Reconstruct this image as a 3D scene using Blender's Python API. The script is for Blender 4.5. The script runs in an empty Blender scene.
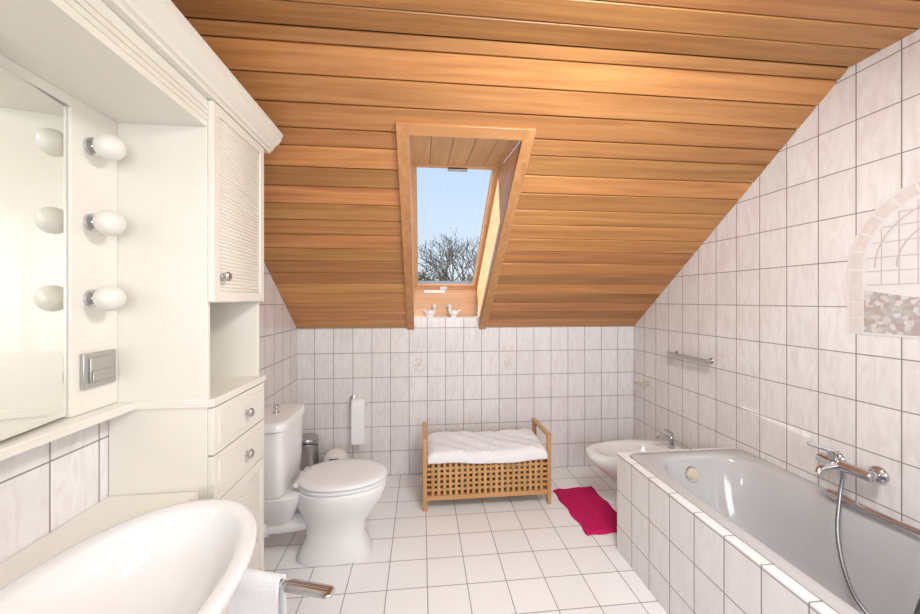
import bpy, bmesh, math, random
from mathutils import Vector, Matrix
random.seed(7)
sc = bpy.context.scene
sc.view_settings.view_transform = 'Standard'
sc.view_settings.look = 'None'

# ---------------------------------------------------------------- materials
def newmat(name):
    m = bpy.data.materials.new(name); m.use_nodes = True
    nt = m.node_tree; b = nt.nodes['Principled BSDF']
    return m, nt, b

def mat(name, col, rough=0.5, metal=0.0, coat=0.0, noise=0.0, nscale=20, bump=0.0, bscale=200, trans=0.0, emit=0.0):
    m, nt, b = newmat(name)
    b.inputs['Roughness'].default_value = rough
    b.inputs['Metallic'].default_value = metal
    b.inputs['Coat Weight'].default_value = coat
    b.inputs['Coat Roughness'].default_value = 0.05
    b.inputs['Transmission Weight'].default_value = trans
    tc = nt.nodes.new('ShaderNodeTexCoord')
    n = nt.nodes.new('ShaderNodeTexNoise'); n.inputs['Scale'].default_value = nscale
    n.inputs['Detail'].default_value = 4
    nt.links.new(tc.outputs['Object'], n.inputs['Vector'])
    mx = nt.nodes.new('ShaderNodeMix'); mx.data_type = 'RGBA'
    mx.inputs['A'].default_value = tuple(c * (1 - noise) for c in col) + (1,)
    mx.inputs['B'].default_value = tuple(min(1, c * (1 + noise)) for c in col) + (1,)
    nt.links.new(n.outputs['Fac'], mx.inputs['Factor'])
    nt.links.new(mx.outputs['Result'], b.inputs['Base Color'])
    if emit:
        nt.links.new(mx.outputs['Result'], b.inputs['Emission Color'])
        b.inputs['Emission Strength'].default_value = emit
    if bump:
        n2 = nt.nodes.new('ShaderNodeTexNoise'); n2.inputs['Scale'].default_value = bscale
        nt.links.new(tc.outputs['Object'], n2.inputs['Vector'])
        bp = nt.nodes.new('ShaderNodeBump'); bp.inputs['Strength'].default_value = bump
        bp.inputs['Distance'].default_value = 0.01
        nt.links.new(n2.outputs['Fac'], bp.inputs['Height'])
        nt.links.new(bp.outputs['Normal'], b.inputs['Normal'])
    return m

def tile_mat(name, ax_u, ax_v, u0, v0, w, h, c1, c2, grout, mortar=0.0025, rough=0.18, streak=0.0, streakcol=(0.56, 0.49, 0.475), flip=False):
    m, nt, b = newmat(name)
    tc = nt.nodes.new('ShaderNodeTexCoord')
    sp = nt.nodes.new('ShaderNodeSeparateXYZ'); nt.links.new(tc.outputs['Object'], sp.inputs[0])
    def off(ax, o, s=1):
        a = nt.nodes.new('ShaderNodeMath'); a.operation = 'MULTIPLY_ADD'
        a.inputs[1].default_value = s; a.inputs[2].default_value = -o * s
        nt.links.new(sp.outputs[ax], a.inputs[0]); return a
    u = off(ax_u, u0, -1 if flip else 1); v = off(ax_v, v0)
    cb = nt.nodes.new('ShaderNodeCombineXYZ')
    nt.links.new(u.outputs[0], cb.inputs[0]); nt.links.new(v.outputs[0], cb.inputs[1])
    br = nt.nodes.new('ShaderNodeTexBrick'); br.offset = 0.0; br.squash = 1.0
    br.inputs['Scale'].default_value = 1
    br.inputs['Brick Width'].default_value = w; br.inputs['Row Height'].default_value = h
    br.inputs['Mortar Size'].default_value = mortar; br.inputs['Mortar Smooth'].default_value = 0.15
    br.inputs['Color1'].default_value = c1 + (1,); br.inputs['Color2'].default_value = c2 + (1,)
    br.inputs['Mortar'].default_value = grout + (1,)
    nt.links.new(cb.outputs[0], br.inputs['Vector'])
    col = br.outputs['Color']
    if streak:
        mp = nt.nodes.new('ShaderNodeMapping'); mp.inputs['Scale'].default_value = (30, 7, 1); mp.inputs['Rotation'].default_value = (0, 0, 0.25)
        nt.links.new(cb.outputs[0], mp.inputs[0])
        nz = nt.nodes.new('ShaderNodeTexNoise'); nz.inputs['Scale'].default_value = 1; nz.inputs['Detail'].default_value = 5
        nz.inputs['Distortion'].default_value = 1.2
        nt.links.new(mp.outputs[0], nz.inputs['Vector'])
        rp = nt.nodes.new('ShaderNodeValToRGB'); rp.color_ramp.elements[0].position = 0.40; rp.color_ramp.elements[1].position = 0.72
        rp.color_ramp.elements[0].color = (0, 0, 0, 1); rp.color_ramp.elements[1].color = (streak,) * 3 + (1,)
        nt.links.new(nz.outputs['Fac'], rp.inputs[0])
        inv = nt.nodes.new('ShaderNodeMath'); inv.operation = 'SUBTRACT'; inv.inputs[0].default_value = 1
        nt.links.new(br.outputs['Fac'], inv.inputs[1])
        ml = nt.nodes.new('ShaderNodeMath'); ml.operation = 'MULTIPLY'
        nt.links.new(inv.outputs[0], ml.inputs[0]); nt.links.new(rp.outputs[0], ml.inputs[1])
        mx = nt.nodes.new('ShaderNodeMix'); mx.data_type = 'RGBA'
        mx.inputs['B'].default_value = streakcol + (1,)
        nt.links.new(col, mx.inputs['A']); nt.links.new(ml.outputs[0], mx.inputs['Factor'])
        col = mx.outputs['Result']
    nt.links.new(col, b.inputs['Base Color'])
    rr = nt.nodes.new('ShaderNodeMapRange'); rr.inputs['To Min'].default_value = rough; rr.inputs['To Max'].default_value = 0.8
    nt.links.new(br.outputs['Fac'], rr.inputs['Value']); nt.links.new(rr.outputs[0], b.inputs['Roughness'])
    bp = nt.nodes.new('ShaderNodeBump'); bp.inputs['Strength'].default_value = 0.5; bp.inputs['Distance'].default_value = 0.002; bp.invert = True
    nt.links.new(br.outputs['Fac'], bp.inputs['Height']); nt.links.new(bp.outputs['Normal'], b.inputs['Normal'])
    return m

def wood_mat(name, base, dark, axis=0, rough=0.35, grain=1.0, var=0.25):
    m, nt, b = newmat(name)
    tc = nt.nodes.new('ShaderNodeTexCoord'); geo = nt.nodes.new('ShaderNodeNewGeometry')
    mp = nt.nodes.new('ShaderNodeMapping')
    s = [28 * grain] * 3; s[axis] = 1.3 * grain
    mp.inputs['Scale'].default_value = s
    nt.links.new(tc.outputs['Object'], mp.inputs[0])
    cb = nt.nodes.new('ShaderNodeVectorMath'); cb.operation = 'ADD'
    sc_ = nt.nodes.new('ShaderNodeVectorMath'); sc_.operation = 'SCALE'; sc_.inputs[0].default_value = (37, 91, 53)
    nt.links.new(geo.outputs['Random Per Island'], sc_.inputs['Scale'])
    nt.links.new(mp.outputs[0], cb.inputs[0]); nt.links.new(sc_.outputs[0], cb.inputs[1])
    nz = nt.nodes.new('ShaderNodeTexNoise'); nz.inputs['Scale'].default_value = 1; nz.inputs['Detail'].default_value = 6
    nz.inputs['Roughness'].default_value = 0.6; nz.inputs['Distortion'].default_value = 0.6
    nt.links.new(cb.outputs[0], nz.inputs['Vector'])
    rp = nt.nodes.new('ShaderNodeValToRGB')
    rp.color_ramp.elements[0].position = 0.3; rp.color_ramp.elements[0].color = dark + (1,)
    rp.color_ramp.elements[1].position = 0.68; rp.color_ramp.elements[1].color = base + (1,)
    nt.links.new(nz.outputs['Fac'], rp.inputs[0])
    hsv = nt.nodes.new('ShaderNodeHueSaturation')
    mr = nt.nodes.new('ShaderNodeMapRange'); mr.inputs['To Min'].default_value = 1 - var; mr.inputs['To Max'].default_value = 1 + var
    nt.links.new(geo.outputs['Random Per Island'], mr.inputs['Value'])
    m1 = nt.nodes.new('ShaderNodeMath'); m1.operation = 'MULTIPLY'; m1.inputs[1].default_value = 17.3
    m2 = nt.nodes.new('ShaderNodeMath'); m2.operation = 'FRACT'
    nt.links.new(geo.outputs['Random Per Island'], m1.inputs[0]); nt.links.new(m1.outputs[0], m2.inputs[0])
    mh = nt.nodes.new('ShaderNodeMapRange'); mh.inputs['To Min'].default_value = 0.5 - var * .035; mh.inputs['To Max'].default_value = 0.5 + var * .025
    nt.links.new(m2.outputs[0], mh.inputs['Value']); nt.links.new(mh.outputs[0], hsv.inputs['Hue'])
    nt.links.new(mr.outputs[0], hsv.inputs['Value']); nt.links.new(rp.outputs[0], hsv.inputs['Color'])
    nt.links.new(hsv.outputs[0], b.inputs['Base Color'])
    b.inputs['Roughness'].default_value = rough
    bp = nt.nodes.new('ShaderNodeBump'); bp.inputs['Strength'].default_value = 0.15; bp.inputs['Distance'].default_value = 0.002
    nt.links.new(nz.outputs['Fac'], bp.inputs['Height']); nt.links.new(bp.outputs['Normal'], b.inputs['Normal'])
    return m

WT1 = (0.79, 0.77, 0.765); WT2 = (0.74, 0.72, 0.715); GR = (0.27, 0.235, 0.22)
M_back = tile_mat('tile_back', 0, 2, 1.85, 0.0, 0.15, 0.2, WT1, WT2, GR, streak=0.38, flip=True)
M_side = tile_mat('tile_side', 1, 2, 3.035, 0.0, 0.15, 0.2, WT1, WT2, GR, streak=0.38, flip=True)
M_floor = tile_mat('tile_floor', 0, 1, 0.03, 0.035, 0.2, 0.2, (0.85, 0.85, 0.85), (0.81, 0.81, 0.81), (0.30, 0.28, 0.27), rough=0.14)
TT = (0.80, 0.80, 0.80)
M_tubY = tile_mat('tile_tub_front', 1, 2, 2.0, 0.145, 0.15, 0.2, TT, (0.77, 0.77, 0.77), GR, streak=0.2, flip=True)
M_tubX = tile_mat('tile_tub_end', 0, 2, 1.115, 0.145, 0.15, 0.2, TT, (0.77, 0.77, 0.77), GR, streak=0.2)
M_wood = wood_mat('wood_ceiling', (0.57, 0.268, 0.092), (0.36, 0.148, 0.046), 0, 0.38, var=0.2)
M_woodgap = mat('wood_groove', (0.06, 0.026, 0.010), 0.8)
M_casY = wood_mat('casing_y', (0.60, 0.30, 0.12), (0.44, 0.20, 0.07), 1, 0.35, var=0.06)
M_casX = wood_mat('casing_x', (0.60, 0.30, 0.12), (0.44, 0.20, 0.07), 0, 0.35, var=0.06)
M_pineX = wood_mat('pine_x', (0.76, 0.47, 0.27), (0.62, 0.35, 0.17), 0, 0.5, var=0.06)
M_pineY = wood_mat('pine_y', (0.76, 0.47, 0.27), (0.62, 0.35, 0.17), 1, 0.5, var=0.06)
M_birX = wood_mat('crate_wood', (0.60, 0.34, 0.14), (0.46, 0.24, 0.085), 0, 0.45, var=0.12)
M_birZ = wood_mat('crate_wood_v', (0.60, 0.34, 0.14), (0.46, 0.24, 0.085), 2, 0.45, var=0.12)
M_cream = mat('cream_lacquer', (0.76, 0.73, 0.66), 0.3, noise=0.02, nscale=3, coat=0.2)
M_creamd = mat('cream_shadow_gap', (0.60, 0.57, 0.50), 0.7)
M_plinth = mat('plinth_dark', (0.4, 0.38, 0.34), 0.6)
M_cer = mat('white_ceramic', (0.76, 0.76, 0.755), 0.12, coat=0.4, noise=0.01)
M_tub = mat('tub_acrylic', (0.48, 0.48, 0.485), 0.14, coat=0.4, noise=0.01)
M_seat = mat('seat_plastic', (0.75, 0.75, 0.755), 0.22, noise=0.01)
M_chrome = mat('chrome', (0.60, 0.60, 0.62), 0.14, metal=1.0)
M_hose = mat('hose_metal', (0.30, 0.30, 0.31), 0.3, metal=1.0)
M_steel = mat('brushed_steel', (0.50, 0.49, 0.48), 0.33, metal=1.0, noise=0.15, nscale=60)
M_dark = mat('dark_rubber', (0.04, 0.04, 0.045), 0.5)
M_white = mat('white_paint', (0.85, 0.84, 0.82), 0.5)
M_plast = mat('white_plastic', (0.80, 0.80, 0.79), 0.35)
M_towel = mat('towel_cloth', (0.83, 0.83, 0.84), 0.95, noise=0.04, nscale=60, bump=0.5, bscale=260)
M_paper = mat('paper', (0.86, 0.86, 0.86), 0.95)
M_pink = mat('rug_pile', (0.60, 0.006, 0.12), 0.95, noise=0.35, nscale=70, bump=0.6, bscale=180)
M_beige = mat('beige_plastic', (0.60, 0.53, 0.40), 0.35)
M_globe = mat('opal_glass', (0.70, 0.68, 0.62), 0.35, coat=0.1)
M_switch = mat('switch_metal', (0.45, 0.44, 0.42), 0.3, metal=0.7)
M_mirror, _nt, _b = newmat('mirror_glass')
_b.inputs['Base Color'].default_value = (0.90, 0.905, 0.87, 1); _b.inputs['Metallic'].default_value = 1; _b.inputs['Roughness'].default_value = 0.01
M_glass, nt, b = newmat('window_glass')
tr = nt.nodes.new('ShaderNodeBsdfTransparent'); gl = nt.nodes.new('ShaderNodeBsdfGlossy'); gl.inputs['Roughness'].default_value = 0.0
mxs = nt.nodes.new('ShaderNodeMixShader'); mxs.inputs[0].default_value = 0.04
nt.links.new(tr.outputs[0], mxs.inputs[1]); nt.links.new(gl.outputs[0], mxs.inputs[2])
nt.links.new(mxs.outputs[0], nt.nodes['Material Output'].inputs['Surface'])
M_leaf = mat('foliage', (0.13, 0.17, 0.05), 0.8, noise=0.6, nscale=3)
M_bark = mat('bark', (0.13, 0.10, 0.07), 0.9, noise=0.3)
M_lawn = mat('lawn', (0.12, 0.2, 0.05), 0.9, noise=0.4)
M_opal = mat('fill_lamp_opal', (0.9, 0.9, 0.88), 0.4, emit=1.5)  # glowing cover of the added ceiling fill lamp

M_mural, nt, b = newmat('mural_ceramic')
tc = nt.nodes.new('ShaderNodeTexCoord')
vo = nt.nodes.new('ShaderNodeTexVoronoi'); vo.inputs['Scale'].default_value = 60
nt.links.new(tc.outputs['Object'], vo.inputs['Vector'])
rp = nt.nodes.new('ShaderNodeValToRGB'); rp.color_ramp.interpolation = 'CONSTANT'
els = rp.color_ramp.elements
els[0].position = 0; els[0].color = (0.44, 0.37, 0.36, 1)
els[1].position = 0.2; els[1].color = (0.44, 0.42, 0.44, 1)
for p, c in ((0.38, (0.58, 0.53, 0.50, 1)), (0.55, (0.44, 0.37, 0.33, 1)), (0.7, (0.62, 0.59, 0.585, 1)), (0.85, (0.47, 0.455, 0.43, 1))):
    e = els.new(p); e.color = c
sx = nt.nodes.new('ShaderNodeSeparateXYZ'); nt.links.new(vo.outputs['Color'], sx.inputs[0])
nt.links.new(sx.outputs[0], rp.inputs[0]); nt.links.new(rp.outputs[0], b.inputs['Base Color'])
b.inputs['Roughness'].default_value = 0.2
M_arch = mat('mural_peach', (0.66, 0.605, 0.575), 0.2, noise=0.12, nscale=40)
M_arch2 = mat('mural_sky', (0.71, 0.69, 0.685), 0.2, noise=0.08, nscale=14)
M_lead = mat('mural_lines', (0.54, 0.48, 0.455), 0.3)

# ---------------------------------------------------------------- builder
class B:
    def __init__(s, name):
        s.name = name; s.bm = bmesh.new(); s.mats = []
    def mi(s, m):
        if m not in s.mats: s.mats.append(m)
        return s.mats.index(m)
    def poly(s, pts, m):
        f = s.bm.faces.new([s.bm.verts.new(p) for p in pts]); f.material_index = s.mi(m); return f
    def hexa(s, P, m):
        v = [s.bm.verts.new(p) for p in P]; k = s.mi(m)
        for q in ((0, 3, 2, 1), (4, 5, 6, 7), (0, 1, 5, 4), (1, 2, 6, 5), (2, 3, 7, 6), (3, 0, 4, 7)):
            f = s.bm.faces.new([v[i] for i in q]); f.material_index = k
    def box(s, x0, x1, y0, y1, z0, z1, m, M=None):
        P = [Vector(p) for p in ((x0, y0, z0), (x1, y0, z0), (x1, y1, z0), (x0, y1, z0), (x0, y0, z1), (x1, y0, z1), (x1, y1, z1), (x0, y1, z1))]
        if M is not None: P = [M @ p for p in P]
        s.hexa(P, m)
    def prism(s, pts, d, m):
        d = Vector(d); a = [s.bm.verts.new(Vector(p)) for p in pts]; b_ = [s.bm.verts.new(Vector(p) + d) for p in pts]
        k = s.mi(m); n = len(pts)
        s.bm.faces.new(list(reversed(a))).material_index = k
        s.bm.faces.new(b_).material_index = k
        for i in range(n):
            s.bm.faces.new([a[i], a[(i + 1) % n], b_[(i + 1) % n], b_[i]]).material_index = k
    def loft(s, rings, m, c0=True, c1=True):
        k = s.mi(m); V = [[s.bm.verts.new(p) for p in r] for r in rings]; n = len(rings[0])
        for a, b_ in zip(V[:-1], V[1:]):
            for i in range(n):
                s.bm.faces.new([a[i], a[(i + 1) % n], b_[(i + 1) % n], b_[i]]).material_index = k
        if c0: s.bm.faces.new(list(reversed(V[0]))).material_index = k
        if c1: s.bm.faces.new(V[-1]).material_index = k
    def tube(s, path, r, m, n=12, cap=True):
        path = [Vector(p) for p in path]; rings = []
        up = None
        for i, p in enumerate(path):
            t = (path[min(i + 1, len(path) - 1)] - path[max(i - 1, 0)]).normalized()
            if up is None:
                up = Vector((0, 0, 1)) if abs(t.z) < 0.9 else Vector((1, 0, 0))
            a = t.cross(up).normalized(); up2 = a.cross(t).normalized(); up = up2
            rr = r[i] if isinstance(r, (list, tuple)) else r
            rings.append([p + (a * math.cos(q) + up2 * math.sin(q)) * rr for q in [2 * math.pi * j / n for j in range(n)]])
        s.loft(rings, m, cap, cap)
    def lathe(s, o, prof, m, ax=(0, 0, 1), n=32):
        o = Vector(o); ax = Vector(ax).normalized()
        a = ax.orthogonal().normalized(); b_ = ax.cross(a)
        s.loft([[o + ax * z + (a * math.cos(q) + b_ * math.sin(q)) * max(r, 1e-4) for q in [2 * math.pi * j / n for j in range(n)]] for r, z in prof], m)
    def ball(s, c, r, m, n=16):
        if not hasattr(r, '__len__'): r = (r, r, r)
        c = Vector(c); rings = []
        for i in range(n // 2 + 1):
            th = math.pi * i / (n // 2) ; rr = max(math.sin(th), 0.01)
            rings.append([c + Vector((r[0] * rr * math.cos(q), r[1] * rr * math.sin(q), -r[2] * math.cos(th))) for q in [2 * math.pi * j / n for j in range(n)]])
        s.loft(rings, m)
    def done(s, bevel=0.0, parent=None, seg=2, smooth=True, angle=35):
        bmesh.ops.recalc_face_normals(s.bm, faces=s.bm.faces[:])
        me = bpy.data.meshes.new(s.name); s.bm.to_mesh(me); s.bm.free()
        for m in s.mats: me.materials.append(m)
        if smooth:
            me.polygons.foreach_set('use_smooth', [True] * len(me.polygons))
            me.set_sharp_from_angle(angle=math.radians(angle))
        ob = bpy.data.objects.new(s.name, me); bpy.context.collection.objects.link(ob)
        if bevel:
            md = ob.modifiers.new('bevel', 'BEVEL'); md.width = bevel; md.segments = seg; md.limit_method = 'ANGLE'; md.angle_limit = math.radians(40)
            md.harden_normals = False
        if parent: ob.parent = parent
        return ob

def oval(cx, cy, z, a, b, n=48, e=2.0, front=None, k=0.0):
    out = []
    for j in range(n):
        t = 2 * math.pi * j / n; c, s_ = math.cos(t), math.sin(t)
        x = math.copysign(abs(c) ** (2 / e), c); y = math.copysign(abs(s_) ** (2 / e), s_)
        out.append(Vector((cx + a * x, cy + b * y * (1 - k * x), z)))
    return out

# ---------------------------------------------------------------- room dimensions
XL, XR, YB, YR = -0.983, 1.85, 3.035, -1.3
ZK, ZC, YF = 1.20, 2.44, 1.41
sl = (ZC - ZK) / (YB - YF); ang = math.atan(sl); ca, sa = math.cos(ang), math.sin(ang)
def zs(y): return ZK + sl * (YB - y)

b = B('floor'); b.box(XL - .1, XR + .1, YR - .1, YB + .12, -0.1, 0, M_floor); b.done(smooth=False)
prof = [(YR - .1, 0), (YB + .1, 0), (YB + .1, ZK + .02), (YB, ZK + .06), (YF, ZC + .06), (YR - .1, ZC + .06)]
b = B('wall_left'); b.prism([(XL - .1, y, z) for y, z in prof], (.1, 0, 0), M_side); b.done(smooth=False)
b = B('wall_right'); b.prism([(XR, y, z) for y, z in prof], (.1, 0, 0), M_side); b.done(smooth=False)
OX0, OX1 = -0.06, 0.48
CW = 0.055
b = B('wall_back'); b.box(XL, XR, YB, YB + .1, 0, ZK + .01, M_back)
b.box(OX0, OX1, YB, YB + .135, ZK + .01, 1.28, M_back); b.done(smooth=False)
b = B('wall_rear')
wx0, wx1, wz0, wz1 = -0.3, 1.3, 0.95, 2.15
b.box(XL, wx0, YR - .1, YR, 0, ZC, M_back); b.box(wx1, XR, YR - .1, YR, 0, ZC, M_back)
b.box(wx0, wx1, YR - .1, YR, 0, wz0, M_back); b.box(wx0, wx1, YR - .1, YR, wz1, ZC, M_back); b.done(smooth=False)
b = B('rear_fill_window')  # added window frame behind the camera, housing the rear fill light
for x0, x1, z0, z1 in ((wx0, wx0 + .06, wz0, wz1), (wx1 - .06, wx1, wz0, wz1), (wx0 + .06, wx1 - .06, wz0, wz0 + .06), (wx0 + .06, wx1 - .06, wz1 - .06, wz1), (.47, .53, wz0 + .06, wz1 - .06)):
    b.box(x0, x1, YR - .08, YR - .02, z0, z1, M_white)
b.done(bevel=.003)

# ceiling : individual tongue-and-groove boards
b = B('ceiling')
pitch = 0.112; gap = 0.0075; th = 0.014
def board_slope(x0, x1, s0, s1):
    def P(x, s_, n): return Vector((x, YB - ca * s_ + sa * n, ZK + sa * s_ + ca * n))
    g = gap
    pr = [(s0 + .002, th), (s0 + .002, .006), (s0 + g, 0), (s1 - g*.6, 0), (s1 - .002, .004), (s1 - .002, th)]
    b.prism([P(x0, s_, n) for s_, n in pr], (x1 - x0, 0, 0), M_wood)
YT = 1.72; S_TOP = (YB - YT) / ca
L = (YB - YF) / ca
s_ = 0.0; i = 0
while s_ < L - 1e-4:
    e = min(s_ + pitch, L)
    if s_ < S_TOP - 1e-4:
        if e > S_TOP: e = S_TOP
        board_slope(XL, OX0 - .0, s_, e); board_slope(OX1, XR, s_, e)
    else:
        board_slope(XL, XR, s_, e)
    s_ = e
y = YF
while y > YR:
    y1 = max(y - pitch, YR)
    pr = [(y - .002, th), (y - .002, .006), (y - gap, 0), (y1 + gap*.6, 0), (y1 + .002, .004), (y1 + .002, th)]
    b.prism([(XL, yy, ZC + n) for yy, n in pr], (XR - XL, 0, 0), M_wood)
    y = y1
def slab(x0, x1, s0, s1, n0, n1, m):
    def P(x, s_, n): return Vector((x, YB - ca * s_ + sa * n, ZK + sa * s_ + ca * n))
    b.hexa([P(x0, s0, n0), P(x1, s0, n0), P(x1, s1, n0), P(x0, s1, n0), P(x0, s0, n1), P(x1, s0, n1), P(x1, s1, n1), P(x0, s1, n1)], m)
slab(XL - .1, OX0 - .02, -.1, L + .02, th - .002, .07, M_woodgap); slab(OX1 + .02, XR + .1, -.1, L + .02, th - .002, .07, M_woodgap)
slab(OX0 - .02, OX1 + .02, S_TOP+.001, L + .02, th - .002, .07, M_woodgap)
b.box(XL - .1, XR + .1, YR - .1, YF + .02, ZC + th - .002, ZC + .08, M_woodgap)
b.done(smooth=False)

# ---------------------------------------------------------------- skylight
SY, SZ0, SZ1 = 3.17, 1.28, 1.52
ZH = zs(YT); ZE = ZH + .04
YE = SY - (ZE - SZ1) / sl
b = B('window_1')
def side(x0, x1):
    nb = 4
    A = Vector((0, YT, ZH)); Bm = Vector((0, YB, ZK)); E = Vector((0, YE, ZE)); D = Vector((0, SY, SZ1))
    for k in range(nb):
        f0, f1 = k / nb, (k + 1) / nb
        p0 = A.lerp(E, f0); p1 = A.lerp(E, f1); q0 = Bm.lerp(D, f0); q1 = Bm.lerp(D, f1)
        dd = (p1 - p0) * .012
        pts = [p0 + dd, p1 - dd, q1 - dd, q0 + dd]
        b.prism([(x0, p.y, p.z) for p in pts], (x1 - x0, 0, 0), M_pineY)
    pts = [A, E, D, Bm]
    xx = x0 - .006 if x0 < .2 else x1
    b.prism([(xx, p.y, p.z) for p in pts], (.006, 0, 0), M_woodgap)
side(OX0 - .016, OX0); side(OX1, OX1 + .016)
nb = 5
for k in range(nb):
    w = (OX1 - OX0) / nb
    b.prism([(OX0 + k * w + .0012, y_, z_) for y_, z_ in ((YT, ZH), (YE, ZE), (YE, ZE + .012), (YT, ZH + .012))], (w - .0024, 0, 0), M_pineY)
b.prism([(OX0, y_, z_) for y_, z_ in ((YT, ZH + .011), (YE, ZE + .011), (YE, ZE + .022), (YT, ZH + .022))], (OX1 - OX0, 0, 0), M_woodgap)
b.box(OX0, OX1, SY - .014, SY, SZ0 - .01, SZ1, M_pineX)
b.box(OX0, OX1, YB + .002, SY - .014, 1.281, 1.288, M_white)
def Pn(x, s_, n): return Vector((x, YB - ca * s_ + sa * n, ZK + sa * s_ + ca * n))
def sbox(x0, x1, s0, s1, n0, n1, m):
    b.hexa([Pn(x0, s0, n0), Pn(x1, s0, n0), Pn(x1, s1, n0), Pn(x0, s1, n0), Pn(x0, s0, n1), Pn(x1, s0, n1), Pn(x1, s1, n1), Pn(x0, s1, n1)], m)
sbox(OX0 - CW, OX0 + .002, 0.0, S_TOP + CW, -.018, 0, M_casY)
sbox(OX1 - .002, OX1 + CW, 0.0, S_TOP + CW, -.018, 0, M_casY)
sbox(OX0 + .002, OX1 - .002, S_TOP, S_TOP + CW, -.018, 0, M_casX)
WL = math.hypot(SY - YE, ZE - SZ1)
def Wp(x, s_, n): return Vector((x, SY - ca * s_ + sa * n, SZ1 + sa * s_ + ca * n))
def wbox(x0, x1, s0, s1, n0, n1, m):
    b.hexa([Wp(x0, s0, n0), Wp(x1, s0, n0), Wp(x1, s1, n0), Wp(x0, s1, n0), Wp(x0, s0, n1), Wp(x1, s0, n1), Wp(x1, s1, n1), Wp(x0, s1, n1)], m)
f = .010
wbox(OX0 - .02, OX0 + f, -.03, WL + .03, 0, .09, M_pineY); wbox(OX1 - f, OX1 + .02, -.03, WL + .03, 0, .09, M_pineY)
wbox(OX0 + f, OX1 - f, -.03, f, 0, .09, M_pineX); wbox(OX0 + f, OX1 - f, WL - f, WL + .03, 0, .09, M_pineX)
g = f + .016
wbox(OX0 + f, OX0 + g, f, WL - f, .012, .06, M_pineY); wbox(OX1 - g - .008, OX1 - f, f, WL - f, .012, .06, M_pineY)
wbox(OX0 + g, OX1 - g, f, g + .02, .012, .06, M_pineX); wbox(OX0 + g, OX1 - g, WL - g, WL - f, .012, .06, M_pineX)
for a in ((OX0 + g, OX0 + g + .005, g + .02, WL - g), (OX1 - g - .013, OX1 - g - .008, g + .02, WL - g), (OX0 + g, OX1 - g, g + .02, g + .026), (OX0 + g, OX1 - g, WL - g - .006, WL - g)):
    wbox(*a, .03, .055, M_steel)
wbox(OX0 + g, OX1 - g, g + .02, WL - g, .045, .049, M_glass)
wbox(.16, .28, WL - g - .004, WL - f - .004, -.012, .012, M_steel)
b.box(.02, .20, SY - .022, SY - .013, SZ1 - .03, SZ1 - .005, M_plast)
wbox(.16, .22, f - .01, f + .02, -.014, .01, M_plast)
b.done(bevel=.0015, seg=1, smooth=False)

def duck(name, x, y, z, d):
    b = B(name)
    b.ball((x, y, z + .032), (.042, .026, .030), M_cer)
    b.tube([(x - d * .03, y, z + .04), (x - d * .05, y, z + .055), (x - d * .062, y, z + .062)], [.014, .009, .003], M_cer)
    b.tube([(x + d * .026, y, z + .04), (x + d * .036, y, z + .062), (x + d * .030, y, z + .078), (x + d * .03, y, z + .086)], [.016, .012, .011, .012], M_cer)
    b.ball((x + d * .034, y, z + .092), (.019, .015, .016), M_cer)
    b.tube([(x + d * .048, y, z + .09), (x + d * .066, y, z + .086)], [.007, .003], M_beige)
    b.box(x - .02, x + .02, y - .015, y + .015, z + 0.0005, z + .008, M_cer)
    b.done()
duck('duck_figurine', .075, 3.10, 1.288, 1)
duck('duck_figurine.001', .27, 3.10, 1.288, -1)

# ---------------------------------------------------------------- tall cabinet
CX, CY0, CY1 = -0.69, 1.267, 1.655
cab = bpy.data.objects.new('tall_bathroom_cabinet', None); bpy.context.collection.objects.link(cab)
b = B('carcass')
t = .018
b.box(XL + .002, CX, CY0, CY0 + t, .20, 2.08, M_cream)
b.box(XL + .002, CX, CY1 - t, CY1, .20, 2.08, M_cream)
b.box(XL + .002, XL + .014, CY0 + t, CY1 - t, .20, 2.08, M_cream)
for z in (.20, .745, 1.42, 2.062):
    b.box(XL + .014, CX, CY0 + t, CY1 - t, z, z + t, M_cream)
b.box(XL + .014, CX + .022, CY0 - .004, CY1 + .008, 1.082, 1.108, M_cream)
b.box(XL + .03, CX - .03, CY0 + .03, CY1 - .03, .0, .20, M_plinth)
b.done(bevel=.002, parent=cab)
def ribbed(bd, z0, z1, y0=CY0 + .002, y1=CY1 - .002, x=CX + .001):
    w = .035
    bd.box(x, x + .018, y0, y0 + w, z0, z1, M_cream); bd.box(x, x + .018, y1 - w, y1, z0, z1, M_cream)
    bd.box(x, x + .018, y0 + w, y1 - w, z0, z0 + w, M_cream); bd.box(x, x + .018, y0 + w, y1 - w, z1 - w, z1, M_cream)
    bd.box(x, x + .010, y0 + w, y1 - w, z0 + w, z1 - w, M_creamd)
    n = int((z1 - z0 - 2 * w) / .0125); p = (z1 - z0 - 2 * w) / n
    for i in range(n):
        zz = z0 + w + i * p
        bd.prism([(x + .009, y0 + w, zz + .0006), (x + .012, y0 + w, zz + .001), (x + .0145, y0 + w, zz + p * .5), (x + .012, y0 + w, zz + p - .001), (x + .009, y0 + w, zz + p - .0006)], (0, y1 - y0 - 2 * w, 0), M_cream)
def knob(bd, y, z, x=CX + .019):
    bd.lathe((x, y, z), [(.010, 0), (.010, .002), (.006, .005), (.007, .009), (.015, .014), (.017, .019), (.012, .025), (.004, .027)], M_steel, ax=(1, 0, 0), n=24)
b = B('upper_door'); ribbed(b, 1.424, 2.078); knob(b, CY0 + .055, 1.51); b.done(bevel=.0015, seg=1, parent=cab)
b = B('drawer_upper'); b.box(CX + .001, CX + .02, CY0 + .002, CY1 - .002, .925, 1.078, M_cream)
b.box(CX + .02, CX + .024, CY0 + .03, CY1 - .03, .95, 1.053, M_cream); knob(b, 1.48, 1.0, CX + .024); b.done(bevel=.003, parent=cab)
b = B('drawer_lower'); b.box(CX + .001, CX + .02, CY0 + .002, CY1 - .002, .765, .92, M_cream)
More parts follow.
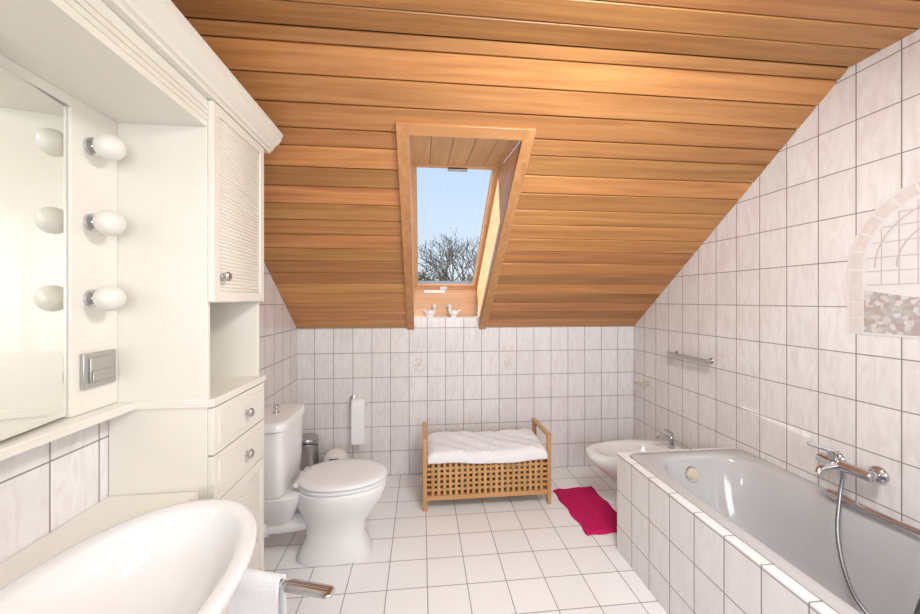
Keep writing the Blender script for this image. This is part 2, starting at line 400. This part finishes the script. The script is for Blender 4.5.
b.box(CX + .02, CX + .024, CY0 + .03, CY1 - .03, .79, .895, M_cream); knob(b, 1.48, .842, CX + .024); b.done(bevel=.003, parent=cab)
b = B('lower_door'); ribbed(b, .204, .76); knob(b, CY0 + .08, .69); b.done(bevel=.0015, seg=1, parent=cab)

mu = bpy.data.objects.new('mirror_cabinet', None); bpy.context.collection.objects.link(mu)
b = B('canopy')
MY0 = 0.05
b.box(XL + .002, CX, MY0, CY0 - .001, 1.99, 2.10, M_cream)
for i in range(3):
    b.box(CX - .002, CX + .004, MY0, CY0 - .001, 2.010 + i * .018, 2.020 + i * .018, M_cream)
b.done(parent=mu)
b = B('cornice')
pf = [(-.68, 2.081), (-.668, 2.081), (-.665, 2.090), (-.655, 2.094), (-.653, 2.104), (-.646, 2.112), (-.632, 2.122), (-.624, 2.136), (-.620, 2.140), (-.620, 2.152), (-.614, 2.156), (-.614, 2.168), (-.75, 2.168), (-.75, 2.101), (-.6895, 2.101), (-.6895, 2.081)]
b.prism([(x, MY0, z) for x, z in pf], (0, CY1 + .055 - MY0, 0), M_cream)
b.box(XL + .01, -.75, CY1 - .02, CY1 + .055, 2.101, 2.168, M_cream)
b.done(parent=mu, angle=25)
b = B('light_strip'); SX = -0.954
b.box(XL + .002, SX, 1.11, CY0 - .001, 1.108, 1.99, M_cream)
b.box(XL + .002, SX + .002, MY0, 1.11, 1.96, 1.99, M_cream)
b.done(bevel=.001, parent=mu)
b = B('ledge'); b.box(XL + .002, -.90, MY0, CY0 - .001, 1.082, 1.107, M_cream); b.done(bevel=.003, parent=mu)
b = B('mirror_door')
M = Matrix.Translation((-.966, 1.107, 0)) @ Matrix.Rotation(math.radians(8.5), 4, 'Z')
b.box(-.004, 0.004, -.52, 0, 1.115, 1.955, M_mirror, M)
b.box(-.012, -.004, -.52, -.004, 1.115, 1.955, M_cream, M)
b.done(parent=mu, smooth=False)
b = B('globe_lamps')
for z in (1.875, 1.655, 1.435):
    b.lathe((SX, 1.172, z), [(.026, 0), (.026, .008), (.015, .012), (.015, .020)], M_chrome, ax=(1, 0, 0), n=24)
    b.ball((SX + .050, 1.172, z), (.036, .038, .038), M_globe, n=28)
b.done(parent=mu)
b = B('wall_switch')
b.box(SX + .0005, SX + .012, 1.135, 1.245, 1.178, 1.278, M_switch)
b.box(SX + .012, SX + .018, 1.150, 1.230, 1.192, 1.264, M_switch)
b.box(SX + .018, SX + .022, 1.153, 1.227, 1.196, 1.226, M_switch)
b.done(bevel=.002)

# ---------------------------------------------------------------- vanity + washbasin
cx, cy = -.622, .785
b = B('vanity_cabinet')
def cut(y, a, bb):
    q = (y - cy) / bb
    return -.715 if abs(q) >= 1 else min(-.715, cx - a * math.sqrt(1 - q * q))
ys = [.25 + (CY0 - .002 - .25) * k / 60 for k in range(61)]
top = [(XL + .002, ys[0])] + [(cut(y, .229, .362), y) for y in ys] + [(XL + .002, ys[-1])]
b.prism([(x, y, .785) for x, y in top], (0, 0, .027), M_cream)
b.prism([(min(x, -.73), y, .68) for x, y in top], (0, 0, .105), M_cream)
b.box(XL + .002, -.73, .27, CY0 - .002, .15, .68, M_cream)
body = [Vector((-.73, .30, 0))] + [Vector((-.73 + .20 * math.sin(math.pi * k / 16), .79 - .44 * math.cos(math.pi * k / 16), 0)) for k in range(1, 16)] + [Vector((-.73, 1.22, 0))]
b.prism([p + Vector((0, 0, .16)) for p in body], (0, 0, .525), M_cream)
b.done(angle=30)
b = B('washbasin')
e = 2.15
R = [oval(cx, cy, .688, .12, .20, 64, e), oval(cx, cy, .72, .17, .28, 64, e), oval(cx, cy, .78, .215, .345, 64, e), oval(cx, cy, .812, .231, .366, 64, e), oval(cx, cy, .828, .237, .374, 64, e),
     oval(cx, cy, .838, .236, .373, 64, e), oval(cx, cy, .844, .230, .367, 64, e), oval(cx + .003, cy, .845, .220, .355, 64, e), oval(cx + .006, cy, .842, .199, .330, 64, e), oval(cx + .007, cy, .836, .191, .32, 64, e),
     oval(cx + .008, cy, .80, .176, .30, 64, e), oval(cx + .008, cy, .75, .15, .26, 64, e), oval(cx + .008, cy, .715, .10, .17, 64, e), oval(cx + .008, cy, .705, .03, .03, 64, 2)]
b.loft(R, M_cer)
b.lathe((cx + .008, cy, .705), [(.028, 0), (.028, .003), (.018, .004), (.0, .002)], M_chrome)
b.done(angle=60)
b = B('basin_faucet')
fx, fy = -.925, .58
b.lathe((fx, fy, .8125), [(.028, 0), (.028, .01), (.022, .014), (.022, .09), (.018, .10), (.0, .104)], M_chrome)
b.tube([(fx, fy, .88), (fx + .05, fy, .905), (fx + .13, fy, .905), (fx + .15, fy, .89)], [.014, .013, .012, .011], M_chrome)
b.tube([(fx, fy, .915), (fx + .03, fy, .94), (fx + .08, fy, .95)], [.009, .008, .007], M_chrome)
b.done()
b = B('towel_rail')
p0 = Vector((-.50, 1.085, .655)); p1 = Vector((-.245, 1.005, .655))
b.tube([(-.612, 1.125, .655), p0, p1], .0095, M_chrome, n=16)
d = (p1 - p0).normalized(); nrm = Vector((-d.y, d.x, 0))
b.loft([[p + nrm * (w * .022 * math.cos(q)) + Vector((0, 0, .009 * math.sin(q))) for q in [2 * math.pi * j / 20 for j in range(20)]] for p, w in ((p0 + d * .14, .6), (p0 + d * .15, 1), (p1, 1), (p1 + d * .012, .6))], M_chrome)
b.done()
b = B('hand_towel')
rings = []
for i in range(15):
    u = i / 14; c = (p0 - d * .02).lerp(p0 + d * .125, u)
    wob = .005 * math.sin(i * 1.3)
    out = []
    path = [(-.016 + wob, -.42), (-.018 + wob * .6, -.3), (-.017, -.15), (-.018, -.02), (-.016, .008), (-.008, .016), (0, .018), (.008, .016), (.016, .008), (.018, -.02), (.017, -.15), (.02 + wob, -.3), (.022 + wob, -.40)]
    inn = [(a * .45, z - (.006 if z > 0 else 0)) for a, z in reversed(path)]
    for a, z in path + inn:
        out.append(c + nrm * a * 1.25 + Vector((0, 0, z + .003)))
    rings.append(out)
b.loft(rings, M_towel); b.done(angle=80)

# ---------------------------------------------------------------- toilet
TY = 2.155
b = B('toilet')
def eg(cx, z, a, bb, k=.10, e=2.2): return oval(cx, TY, z, a, bb, 48, e, k=k)
b.loft([eg(-.485, .0, .205, .120, .02, 3), eg(-.485, .015, .205, .120, .02, 3), eg(-.485, .03, .195, .112, .02, 2.8), eg(-.485, .12, .160, .093, .0, 2.5), eg(-.48, .19, .170, .103, .02), eg(-.465, .26, .21, .136, .05), eg(-.455, .32, .238, .164, .08), eg(-.447, .37, .248, .178, .10), eg(-.447, .395, .248, .18, .10), eg(-.447, .402, .24, .173, .10)], M_cer)
b.loft([oval(-.79, TY, z, a, w, 32, 4) for z, a, w in ((.22, .08, .07), (.30, .12, .12), (.355, .145, .155), (.388, .15, .165), (.395, .145, .16))], M_cer)
zt = -.028
b.loft([oval(-.81, TY, z, a, w, 48, 6) for z, a, w in ((.397, .085, .165), (.41, .095, .175), (.60, .10, .183), (.775 + zt, .104, .19))], M_cer)
b.loft([oval(-.81, TY, z + zt, a, w, 48, 6) for z, a, w in ((.776, .104, .19), (.781, .113, .2), (.810, .113, .2), (.823, .106, .193), (.826, .09, .178))], M_cer)
b.lathe((-.81, TY, .826 + zt), [(.02, 0), (.02, .004), (.009, .006), (.008, .028), (.014, .032), (.014, .042), (.005, .045)], M_chrome)
b.loft([eg(-.44, z, a, w) for z, a, w in ((.404, .236, .176), (.408, .243, .183), (.42, .243, .183), (.424, .238, .178))], M_seat)
b.loft([eg(-.44, z, a, w) for z, a, w in ((.427, .238, .178), (.431, .244, .184), (.440, .244, .184), (.447, .236, .176), (.452, .20, .145), (.454, .1, .07))], M_seat)
for s_ in (-.08, .08):
    b.tube([(-.672, TY + s_ - .02, .432), (-.672, TY + s_ + .02, .432)], .013, M_seat)
b.tube([(-.62, TY, .19), (-.75, TY, .18), (-.86, TY, .18), (-.975, TY, .18)], [.05, .052, .055, .055], M_plast, n=20)
b.lathe((-.86, TY, .18), [(.062, -.02), (.066, -.015), (.066, .015), (.062, .02)], M_plast, ax=(1, 0, 0))
b.tube([(-.95, 1.85, .25), (-.88, 1.87, .25), (-.84, 1.93, .29), (-.83, 1.99, .36), (-.83, 2.01, .40)], .008, M_plast)
b.lathe((-.981, 1.85, .25), [(.028, 0), (.028, .006), (.012, .01), (.012, .05), (.018, .052), (.018, .075)], M_chrome, ax=(1, 0, 0))
b.done(angle=50)

# ---------------------------------------------------------------- bins, paper
b = B('pedal_bin')
bx, by = -.87, 2.92
b.lathe((bx, by, .001), [(.083, 0), (.086, .004), (.086, .02), (.083, .024)], M_dark)
b.lathe((bx, by, .024), [(.082, 0), (.083, .31), (.086, .312), (.086, .32), (.083, .325)], M_steel)
b.lathe((bx, by, .35), [(.083, 0), (.084, .012), (.078, .03), (.05, .044), (.0, .05)], M_steel)
b.box(bx - .02, bx + .02, by - .12, by - .08, .008, .016, M_dark)
b.tube([(bx - .085, by, .32), (bx - .09, by - .05, .34), (bx - .05, by - .09, .355), (bx, by - .095, .355), (bx + .05, by - .09, .355), (bx + .085, by - .03, .33)], .004, M_dark)
b.done()
b = B('waste_bin')
wx, wy = -.655, 2.90
b.loft([oval(wx, wy, z, a, w, 40, 3.2) for z, a, w in ((.001, .07, .06), (.006, .075, .065), (.19, .088, .078), (.195, .092, .082), (.208, .092, .082), (.212, .088, .078))], M_plast)
b.loft([oval(wx, wy, .2125 + .075 * math.sin(q), .088 * math.cos(q) + .001, .078 * math.cos(q) + .001, 40, 2.6) for q in [math.pi / 2 * k / 8 for k in range(9)]], M_plast)
b.box(wx - .03, wx + .035, wy - .076, wy - .062, .22, .242, M_dark)
b.done(angle=50)
b = B('toilet_paper_holder')
px, pz = -.495, .60
b.lathe((px - .055, YB - .001, pz + .04), [(.022, 0), (.022, .006), (.010, .01), (.009, .055)], M_chrome, ax=(0, -1, 0))
b.tube([(px - .055, YB - .055, pz + .06), (px - .055, YB - .055, pz + .04), (px - .055, YB - .055, pz), (px + .02, YB - .055, pz), (px + .065, YB - .055, pz)], .005, M_chrome)
b.lathe((px - .047, YB - .055, pz), [(.018, 0), (.052, 0), (.052, .10), (.018, .10)], M_paper, ax=(1, 0, 0))
sh = []
for i in range(9):
    z = pz - i * .037; yy = YB - .108 + .002 * math.sin(i)
    sh.append([Vector((px - .047, yy, z)), Vector((px + .053, yy, z)), Vector((px + .053, yy + .002, z)), Vector((px - .047, yy + .002, z))])
b.loft(sh, M_paper)
b.done(angle=50)

# ---------------------------------------------------------------- wooden crate bench with towel
b = B('storage_bench')
x0, x1, y0, y1 = .01, .905, 2.49, 2.85
pw = .028
for xx in (x0, x1 - pw):
    for yy in (y0, y1 - pw):
        b.box(xx, xx + pw, yy, yy + pw, 0, .47, M_birZ)
    b.box(xx - .002, xx + pw + .002, y0 - .003, y1 + .003, .47, .488, M_birX)
    b.box(xx + .004, xx + pw - .004, y0 + pw, y1 - pw, .075, .10, M_birX)
    b.box(xx + .004, xx + pw - .004, y0 + pw, y1 - pw, .315, .34, M_birX)
    n = 8
    for k in range(1, n):
        yy = y0 + pw + (y1 - y0 - 2 * pw) * k / n
        b.box(xx + .008, xx + .014, yy - .010, yy + .010, .10, .315, M_birZ)
    for k in range(1, 5):
        zz = .10 + .215 * k / 5
        b.box(xx + .014, xx + .020, y0 + pw, y1 - pw, zz - .010, zz + .010, M_birX)
for yy, s_ in ((y0 + .003, 1), (y1 - .025, 1)):
    b.box(x0 + pw, x1 - pw, yy, yy + .02, .070, .100, M_birX)
    b.box(x0 + pw, x1 - pw, yy, yy + .02, .315, .345, M_birX)
    n = 21
    for k in range(1, n):
        xx = x0 + pw + (x1 - x0 - 2 * pw) * k / n
        b.box(xx - .0105, xx + .0105, yy + .004, yy + .010, .10, .315, M_birZ)
    for k in range(1, 6):
        zz = .10 + .215 * k / 6
        b.box(x0 + pw, x1 - pw, yy + .010, yy + .016, zz - .009, zz + .009, M_birX)
b.box(x0 + pw, x1 - pw, y0 + .026, y1 - .028, .085, .095, M_birX)
b.box(x0 + pw + .002, x1 - pw - .002, y0 + .002, y1 - .002, .3455, .358, M_birX)
b.done(bevel=.0015, seg=1)
b = B('bench_towel')
nx, ny = 70, 40
def tz(u, v):
    h = .030 + .009 * math.sin(u * 9 + v * 3) * math.sin(v * 5 + 1) + .004 * math.sin(u * 31 + v * 17) + random.uniform(-.001, .001)
    h += -.004 * (math.sin(u * 62) > .93) - .003 * (math.sin(v * 30) > .95)
    h *= min(1, (min(u, 1 - u) / .04) ** .5 if min(u, 1 - u) > 0 else 0) * .7 + .3
    return .362 + h + .018 * v
X0, X1 = x0 + pw + .004, x1 - pw - .004
grid = []
for j in range(ny + 1):
    row = []
    for i in range(nx + 1):
        u = i / nx; v = j / ny
        if v < .16:
            w = v / .16
            yy = y0 - .010 - .004 * math.sin(u * 20); zz = .318 + .01 * math.sin(u * 6 + 1) + (tz(u, 0) - .335) * w
            if w > .7: yy += (w - .7) * .03
        else:
            w = (v - .16) / .84
            yy = y0 + .004 + w * (y1 - y0 - .012); zz = tz(u, w)
            if w > .96: zz -= (w - .96) / .04 * .028
        row.append(b.bm.verts.new((X0 + (X1 - X0) * u, yy, zz)))
    grid.append(row)
k = b.mi(M_towel)
for j in range(ny):
    for i in range(nx):
        b.bm.faces.new([grid[j][i], grid[j][i + 1], grid[j + 1][i + 1], grid[j + 1][i]]).material_index = k
ob = b.done(angle=80)
md = ob.modifiers.new('solid', 'SOLIDIFY'); md.thickness = .006; md.offset = 0

# ---------------------------------------------------------------- rug
b = B('bath_rug')
nx, ny = 90, 150; k = b.mi(M_pink)
M = Matrix.Translation((.975, 2.66, 0)) @ Matrix.Rotation(math.radians(3), 4, 'Z')
g_ = []
for j in range(ny + 1):
    r = []
    for i in range(nx + 1):
        e = min(i, nx - i, j, ny - j); h = .022 * min(1, e / 4) * random.uniform(.55, 1.0) + .001
        wv = .006 * math.sin(j * .12)
        r.append(b.bm.verts.new(M @ Vector((.315 * i / nx + wv + random.uniform(-.0015, .0015), -.53 * j / ny + .004 * math.sin(i * .15) + random.uniform(-.0015, .0015), h))))
    g_.append(r)
for j in range(ny):
    for i in range(nx):
        b.bm.faces.new([g_[j][i], g_[j][i + 1], g_[j + 1][i + 1], g_[j + 1][i]]).material_index = k
b.done(angle=180)

# ---------------------------------------------------------------- bidet
b = B('bidet')
BY = 2.39
def bg(cx, z, a, w, k=-.10, e=2.2): return oval(cx, BY, z, a, w, 48, e, k=k)
b.loft([bg(1.53, 0, .19, .115, 0, 3), bg(1.53, .02, .19, .115, 0, 3), bg(1.53, .04, .18, .105, 0, 3), bg(1.52, .14, .17, .10, 0, 2.6), bg(1.50, .22, .22, .125, -.03), bg(1.48, .30, .30, .160, -.07), bg(1.465, .355, .338, .176), bg(1.463, .385, .343, .18),
        bg(1.463, .398, .338, .176), bg(1.463, .402, .325, .165), bg(1.43, .400, .235, .142), bg(1.43, .392, .225, .133), bg(1.43, .33, .20, .115), bg(1.43, .28, .13, .075), bg(1.43, .27, .03, .03)], M_cer)
b.lathe((1.73, BY, .401), [(.024, 0), (.024, .01), (.019, .014), (.019, .07), (.015, .08), (.0, .083)], M_chrome)
b.tube([(1.73, BY, .45), (1.69, BY, .475), (1.64, BY, .475), (1.62, BY, .46)], [.012, .011, .010, .010], M_chrome)
b.tube([(1.73, BY, .478), (1.74, BY - .005, .50), (1.70, BY - .01, .525), (1.675, BY - .01, .53)], [.008, .007, .006, .006], M_chrome)
b.done(angle=50)

# ---------------------------------------------------------------- bathtub
tb = bpy.data.objects.new('bathtub', None); bpy.context.collection.objects.link(tb)
TX0, TY0, TY1, TZ = 1.115, .33, 2.0, .556
SW = .045
b = B('tiled_surround_front'); b.box(TX0, TX0 + SW, TY0, TY1, 0, TZ, M_tubY); b.done(bevel=.003, parent=tb, smooth=False)
b = B('tiled_surround_end'); b.box(TX0 + SW, XR - .001, TY1 - SW, TY1, 0, TZ, M_tubX)
b.box(TX0 + SW, XR - .001, TY0, TY0 + SW, 0, TZ, M_tubX); b.done(bevel=.002, parent=tb, smooth=False)
b = B('tub_shell')
c_x, c_y = (TX0 + SW - .006 + XR - .002) / 2, (TY0 + TY1) / 2
ha, hb = (XR - .002 - TX0 - SW + .006) / 2, (TY1 - TY0 - 2 * SW + .012) / 2
N = 120
def rr(cx, cy, z, a, bb, e): return oval(cx, cy, z, a, bb, N, e)
b.loft([rr(c_x, c_y, TZ + .0005, ha - .002, hb - .002, 26), rr(c_x, c_y, TZ + .006, ha, hb, 26), rr(c_x, c_y, TZ + .010, ha - .004, hb - .004, 24),
        rr(c_x, c_y, TZ + .010, ha - .050, hb - .055, 4.4), rr(c_x, c_y, TZ + .006, ha - .058, hb - .064, 4.2), rr(c_x, c_y, TZ - .01, ha - .066, hb - .074, 4.0),
        rr(c_x, c_y, .36, ha - .090, hb - .125, 3.8), rr(c_x, c_y, .24, ha - .110, hb - .18, 3.6), rr(c_x, c_y, .175, ha - .135, hb - .235, 3.4), rr(c_x, c_y, .15, ha - .18, hb - .30, 3.2), rr(c_x, c_y, .145, .02, .02, 2)], M_tub, c0=False)
b.done(parent=tb, angle=50)
b = B('overflow')
oy = 1.868
b.lathe((1.475, oy + .004, .475), [(.040, -.006), (.042, .004), (.038, .008)], M_chrome, ax=(0, -1, .3))
b.lathe((1.475, oy, .475), [(.030, 0), (.032, .008), (.028, .016), (.020, .018), (.019, .024), (.0, .026)], M_beige, ax=(0, -1, .3))
b.lathe((c_x, 1.35, .146), [(.035, 0), (.035, .003), (.0, .004)], M_chrome)
b.done(parent=tb)

b = B('bath_mixer_tap')
mz = .722; mx_ = XR - .065
for yy in (1.303, 1.454):
    b.lathe((XR - .001, yy, mz), [(.033, 0), (.033, .006), (.024, .016), (.015, .018), (.015, .06)], M_chrome, ax=(-1, 0, 0))
b.tube([(mx_, 1.28, mz), (mx_, 1.29, mz), (mx_, 1.36, mz), (mx_, 1.40, mz), (mx_, 1.47, mz), (mx_, 1.478, mz)], [.016, .021, .021, .024, .024, .018], M_chrome, n=20)
b.tube([(mx_, 1.40, mz), (mx_ - .05, 1.40, mz - .005), (mx_ - .09, 1.40, mz - .012), (mx_ - .10, 1.40, mz - .03)], [.017, .014, .012, .011], M_chrome, n=16)
b.tube([(mx_, 1.42, mz + .015), (mx_, 1.42, mz + .045)], .02, M_chrome, n=18)
b.tube([(mx_, 1.42, mz + .05), (mx_ - .04, 1.43, mz + .06), (mx_ - .09, 1.45, mz + .075)], [.010, .007, .007], M_chrome)
b.tube([(mx_, 1.385, mz - .02), (mx_, 1.385, mz - .05)], .012, M_chrome)
b.done(angle=50)
b = B('hand_shower')
ctrl = [Vector(p) for p in ((mx_, 1.385, mz - .052), (mx_ - .02, 1.38, .60), (mx_ - .07, 1.35, .47), (mx_ - .105, 1.30, .36), (mx_ - .125, 1.24, .28), (mx_ - .12, 1.17, .245), (mx_ - .10, 1.11, .28), (mx_ - .09, 1.08, .40), (mx_ - .07, 1.06, .55), (mx_ - .045, 1.07, .60), (mx_ - .01, 1.10, .60))]
def cr(P, n=14):
    out = []
    for i in range(len(P) - 1):
        a, b_, c, d_ = P[max(i - 1, 0)], P[i], P[i + 1], P[min(i + 2, len(P) - 1)]
        for k in range(n):
            t = k / n
            out.append(.5 * ((2 * b_) + (-a + c) * t + (2 * a - 5 * b_ + 4 * c - d_) * t * t + (-a + 3 * b_ - 3 * c + d_) * t ** 3))
    out.append(P[-1]); return out
pth = cr(ctrl)
b.tube(pth, [.0065 if i % 2 else .0078 for i in range(len(pth))], M_hose, n=10)
hx = mx_ - .01
b.tube([(hx, 1.10, .60), (hx, 1.13, .598), (hx, 1.22, .590), (hx, 1.34, .587), (hx, 1.40, .587), (hx, 1.43, .587)], [.009, .012, .013, .016, .019, .017], M_chrome, n=18)
b.done(angle=60)

b = B('wall_towel_bar')
for yy in (2.17, 2.49):
    b.lathe((XR - .001, yy, 1.04), [(.02, 0), (.02, .006), (.009, .01), (.009, .055)], M_chrome, ax=(-1, 0, 0))
b.box(XR - .075, XR - .055, 2.12, 2.50, 1.026, 1.054, M_steel)
b.done(bevel=.004)
b = B('soap_holder')
b.lathe((XR - .001, 2.83, .745), [(.02, 0), (.02, .008), (.01, .012), (.01, .05)], M_beige, ax=(-1, 0, 0))
b.lathe((XR - .075, 2.83, .735), [(.02, 0), (.036, .008), (.042, .02), (.038, .02), (.0, .008)], M_beige)
b.done()

# arched ceramic mural (painted tiles) on the right wall
b = B('wall_mural')
mxp = XR - .003
yc, hw = 1.075, .34
z0m = 1.285; zsp = 1.56
def archpts(r0, base, n=28):
    return [(yc + r0, base)] + [(yc + r0 * math.cos(math.pi * k / n), zsp + r0 * math.sin(math.pi * k / n)) for k in range(n + 1)] + [(yc - r0, base)]
b.prism([(XR - .0005, y, z) for y, z in archpts(hw, z0m)], (-.0025, 0, 0), M_arch2)
def pl(pts, m, o): b.poly([(mxp - o, y, z) for y, z in pts], m)
def ringseg(r0, r1, a0, a1, m, o, n=6):
    for k in range(n):
        x_, y_ = a0 + (a1 - a0) * k / n, a0 + (a1 - a0) * (k + 1) / n
        pl([(yc + r * math.cos(aa), zsp + r * math.sin(aa)) for r, aa in ((r0, x_), (r1, x_), (r1, y_), (r0, y_))], m, o)
nv = 13
for k in range(nv):
    a0, a1 = math.pi * k / nv + .012, math.pi * (k + 1) / nv - .012
    ringseg(hw - .055, hw - .008, a0, a1, M_arch, .0006, 4)
for r in (hw - .10, hw - .17):
    ringseg(r, r + .006, 0, math.pi, M_lead, .0006, 28)
for s_ in (1, -1):
    zz = z0m + .004
    while zz + .064 < zsp:
        ya, yb_ = yc + s_ * (hw - .055), yc + s_ * (hw - .008)
        pl([(ya, zz), (yb_, zz), (yb_, zz + .0625), (ya, zz + .0625)], M_arch, .0006)
        zz += .067
for k in range(-4, 5):
    y_ = yc + k * .055
    if abs(y_ - yc) < hw - .08:
        h = math.sqrt((hw - .07) ** 2 - (y_ - yc) ** 2)
        pl([(y_ - .002, 1.49), (y_ + .002, 1.49), (y_ + .002, zsp + h), (y_ - .002, zsp + h)], M_lead, .0009)
for zz in (1.49, 1.545, 1.60, 1.66, 1.72, 1.77):
    h = hw - .068 if zz <= zsp else math.sqrt(max((hw - .07) ** 2 - (zz - zsp) ** 2, 0))
    pl([(yc - h, zz), (yc + h, zz), (yc + h, zz + .004), (yc - h, zz + .004)], M_lead, .0011)
pl([(yc + hw - .06, z0m + .01), (yc - hw + .06, z0m + .01), (yc - hw + .06, 1.42), (yc - .05, 1.47), (yc + .12, 1.44), (yc + hw - .06, 1.47)], M_mural, .0006)
b.done(smooth=False)

for nm, xc in (('decor_tile', .05), ('decor_tile.001', .80)):
    b = B(nm)
    cx_ = 1.85 - .15 * (round((1.85 - xc) / .15 - .5) + .5)
    cz_ = .9
    for k in range(14):
        a = random.uniform(0, 6.28); r = random.uniform(.01, .05)
        px_, pz_ = cx_ + r * math.cos(a), cz_ + r * 1.3 * math.sin(a)
        b.lathe((px_, YB - .0005, pz_), [(random.uniform(.006, .012), 0), (.005, .001)], M_arch, ax=(0, -1, 0), n=7)
    b.tube([(cx_ - .03, YB - .001, cz_ - .06), (cx_, YB - .001, cz_), (cx_ + .03, YB - .001, cz_ + .06)], .0012, M_lead, n=5)
    b.done()

# ---------------------------------------------------------------- outside
def tree(name, x, y, z, h, seed, depth=6, leafy=.5, spread=.5, rmin=.012):
    rnd = random.Random(seed); b = B(name)
    def grow(p, d, l, r, k):
        q = p + d * l
        b.tube([p, (p + q) / 2 + Vector((rnd.uniform(-1, 1), rnd.uniform(-1, 1), 0)) * l * .05, q], [r, r * .85, r * .7], M_bark, n=4, cap=False)
        if k <= 2:
            for _ in range(4):
                if rnd.random() < leafy:
                    c = q + Vector([rnd.gauss(0, .18) for _ in range(3)])
                    s_ = rnd.uniform(.04, .09)
                    a = Vector([rnd.gauss(0, 1) for _ in range(3)]).normalized(); o = a.orthogonal().normalized()
                    b.poly([c + a * s_, c + o * s_ * .6, c - a * s_, c - o * s_ * .6], M_leaf)
        if k == 0: return
        for _ in range(4 if k >= 5 else (3 if k >= 3 else 2)):
            nd = (d + Vector((rnd.gauss(0, spread), rnd.gauss(0, spread), rnd.gauss(.1, .25)))).normalized()
            grow(q, nd, l * rnd.uniform(.68, .85), max(r * .6, rmin), k - 1)
    grow(Vector((x, y, z)), Vector((0, 0, 1)), h * .26, h * .02, depth)
    return b.done(smooth=False)
tree('tree', 3.0, 26, -2.98, 9.8, 3, 6, .03, .5, .016)
tree('tree.001', .2, 29, -2.98, 6.6, 5, 6, .9, .5, .03)
tree('tree.002', 1.6, 31, -2.98, 6.4, 11, 6, .9, .5, .03)
tree('tree.003', 3.8, 32, -2.98, 6.8, 21, 6, .9, .5, .03)
b = B('lawn'); b.box(-30, 30, 5, 60, -3.2, -3, M_lawn); b.done(smooth=False)

# ---------------------------------------------------------------- lights
LX, LY = .62, .72
b = B('fill_lamp')  # added ceiling fixture, kept out of view, for fill light
b.lathe((LX, LY, ZC - .001), [(.25, 0), (.25, .012), (.24, .014)], M_white, ax=(0, 0, -1), n=48)
b.lathe((LX, LY, ZC - .015), [(.235, 0), (.235, .03), (.20, .055), (.10, .07), (.0, .073)], M_opal, ax=(0, 0, -1), n=48)
b.done()
def area(name, loc, rot, sx_, sy_, pw_, col):
    l = bpy.data.lights.new(name, 'AREA'); l.shape = 'RECTANGLE'; l.size = sx_; l.size_y = sy_; l.energy = pw_; l.color = col
    o = bpy.data.objects.new(name, l); o.location = loc; o.rotation_euler = rot; bpy.context.collection.objects.link(o); return o
area('rear_fill_light', (.5, YR - .09, 1.55), (math.radians(90), 0, 0), 1.5, 1.1, 48, (.96, .985, 1))  # added fill from behind the camera, stands in for daylight
area('fill_lamp_light', (LX, LY, ZC - .15), (math.radians(26), 0, 0), .48, .48, 33, (.97, .985, 1))  # added fill under the unseen fixture, tilted to brighten the far end
l = bpy.data.lights.new('sun', 'SUN'); l.energy = 7; l.angle = .01; l.color = (1, .95, .85)
o = bpy.data.objects.new('sun', l); o.rotation_euler = Vector((-.8, .1, .6)).to_track_quat('Z', 'Y').to_euler(); bpy.context.collection.objects.link(o)

w = bpy.data.worlds.new('sky'); sc.world = w; w.use_nodes = True; nt = w.node_tree
bg_ = nt.nodes['Background']; tc = nt.nodes.new('ShaderNodeTexCoord'); sp = nt.nodes.new('ShaderNodeSeparateXYZ')
nt.links.new(tc.outputs['Generated'], sp.inputs[0])
rp = nt.nodes.new('ShaderNodeValToRGB'); nt.links.new(sp.outputs[2], rp.inputs[0])
rp.color_ramp.elements[0].position = 0; rp.color_ramp.elements[0].color = (.74, .85, .95, 1)
rp.color_ramp.elements[1].position = .6; rp.color_ramp.elements[1].color = (.33, .53, .86, 1)
nt.links.new(rp.outputs[0], bg_.inputs[0]); bg_.inputs[1].default_value = 1.15

# ---------------------------------------------------------------- camera
cam = bpy.data.cameras.new('camera'); co = bpy.data.objects.new('camera', cam); bpy.context.collection.objects.link(co)
cam.sensor_width = 36; cam.lens = 367 / 920 * 36; cam.shift_y = -7 / 920; cam.clip_start = .01
co.location = (0, 0, 1.43); co.rotation_euler = (math.radians(90), 0, math.radians(-6))
sc.camera = co
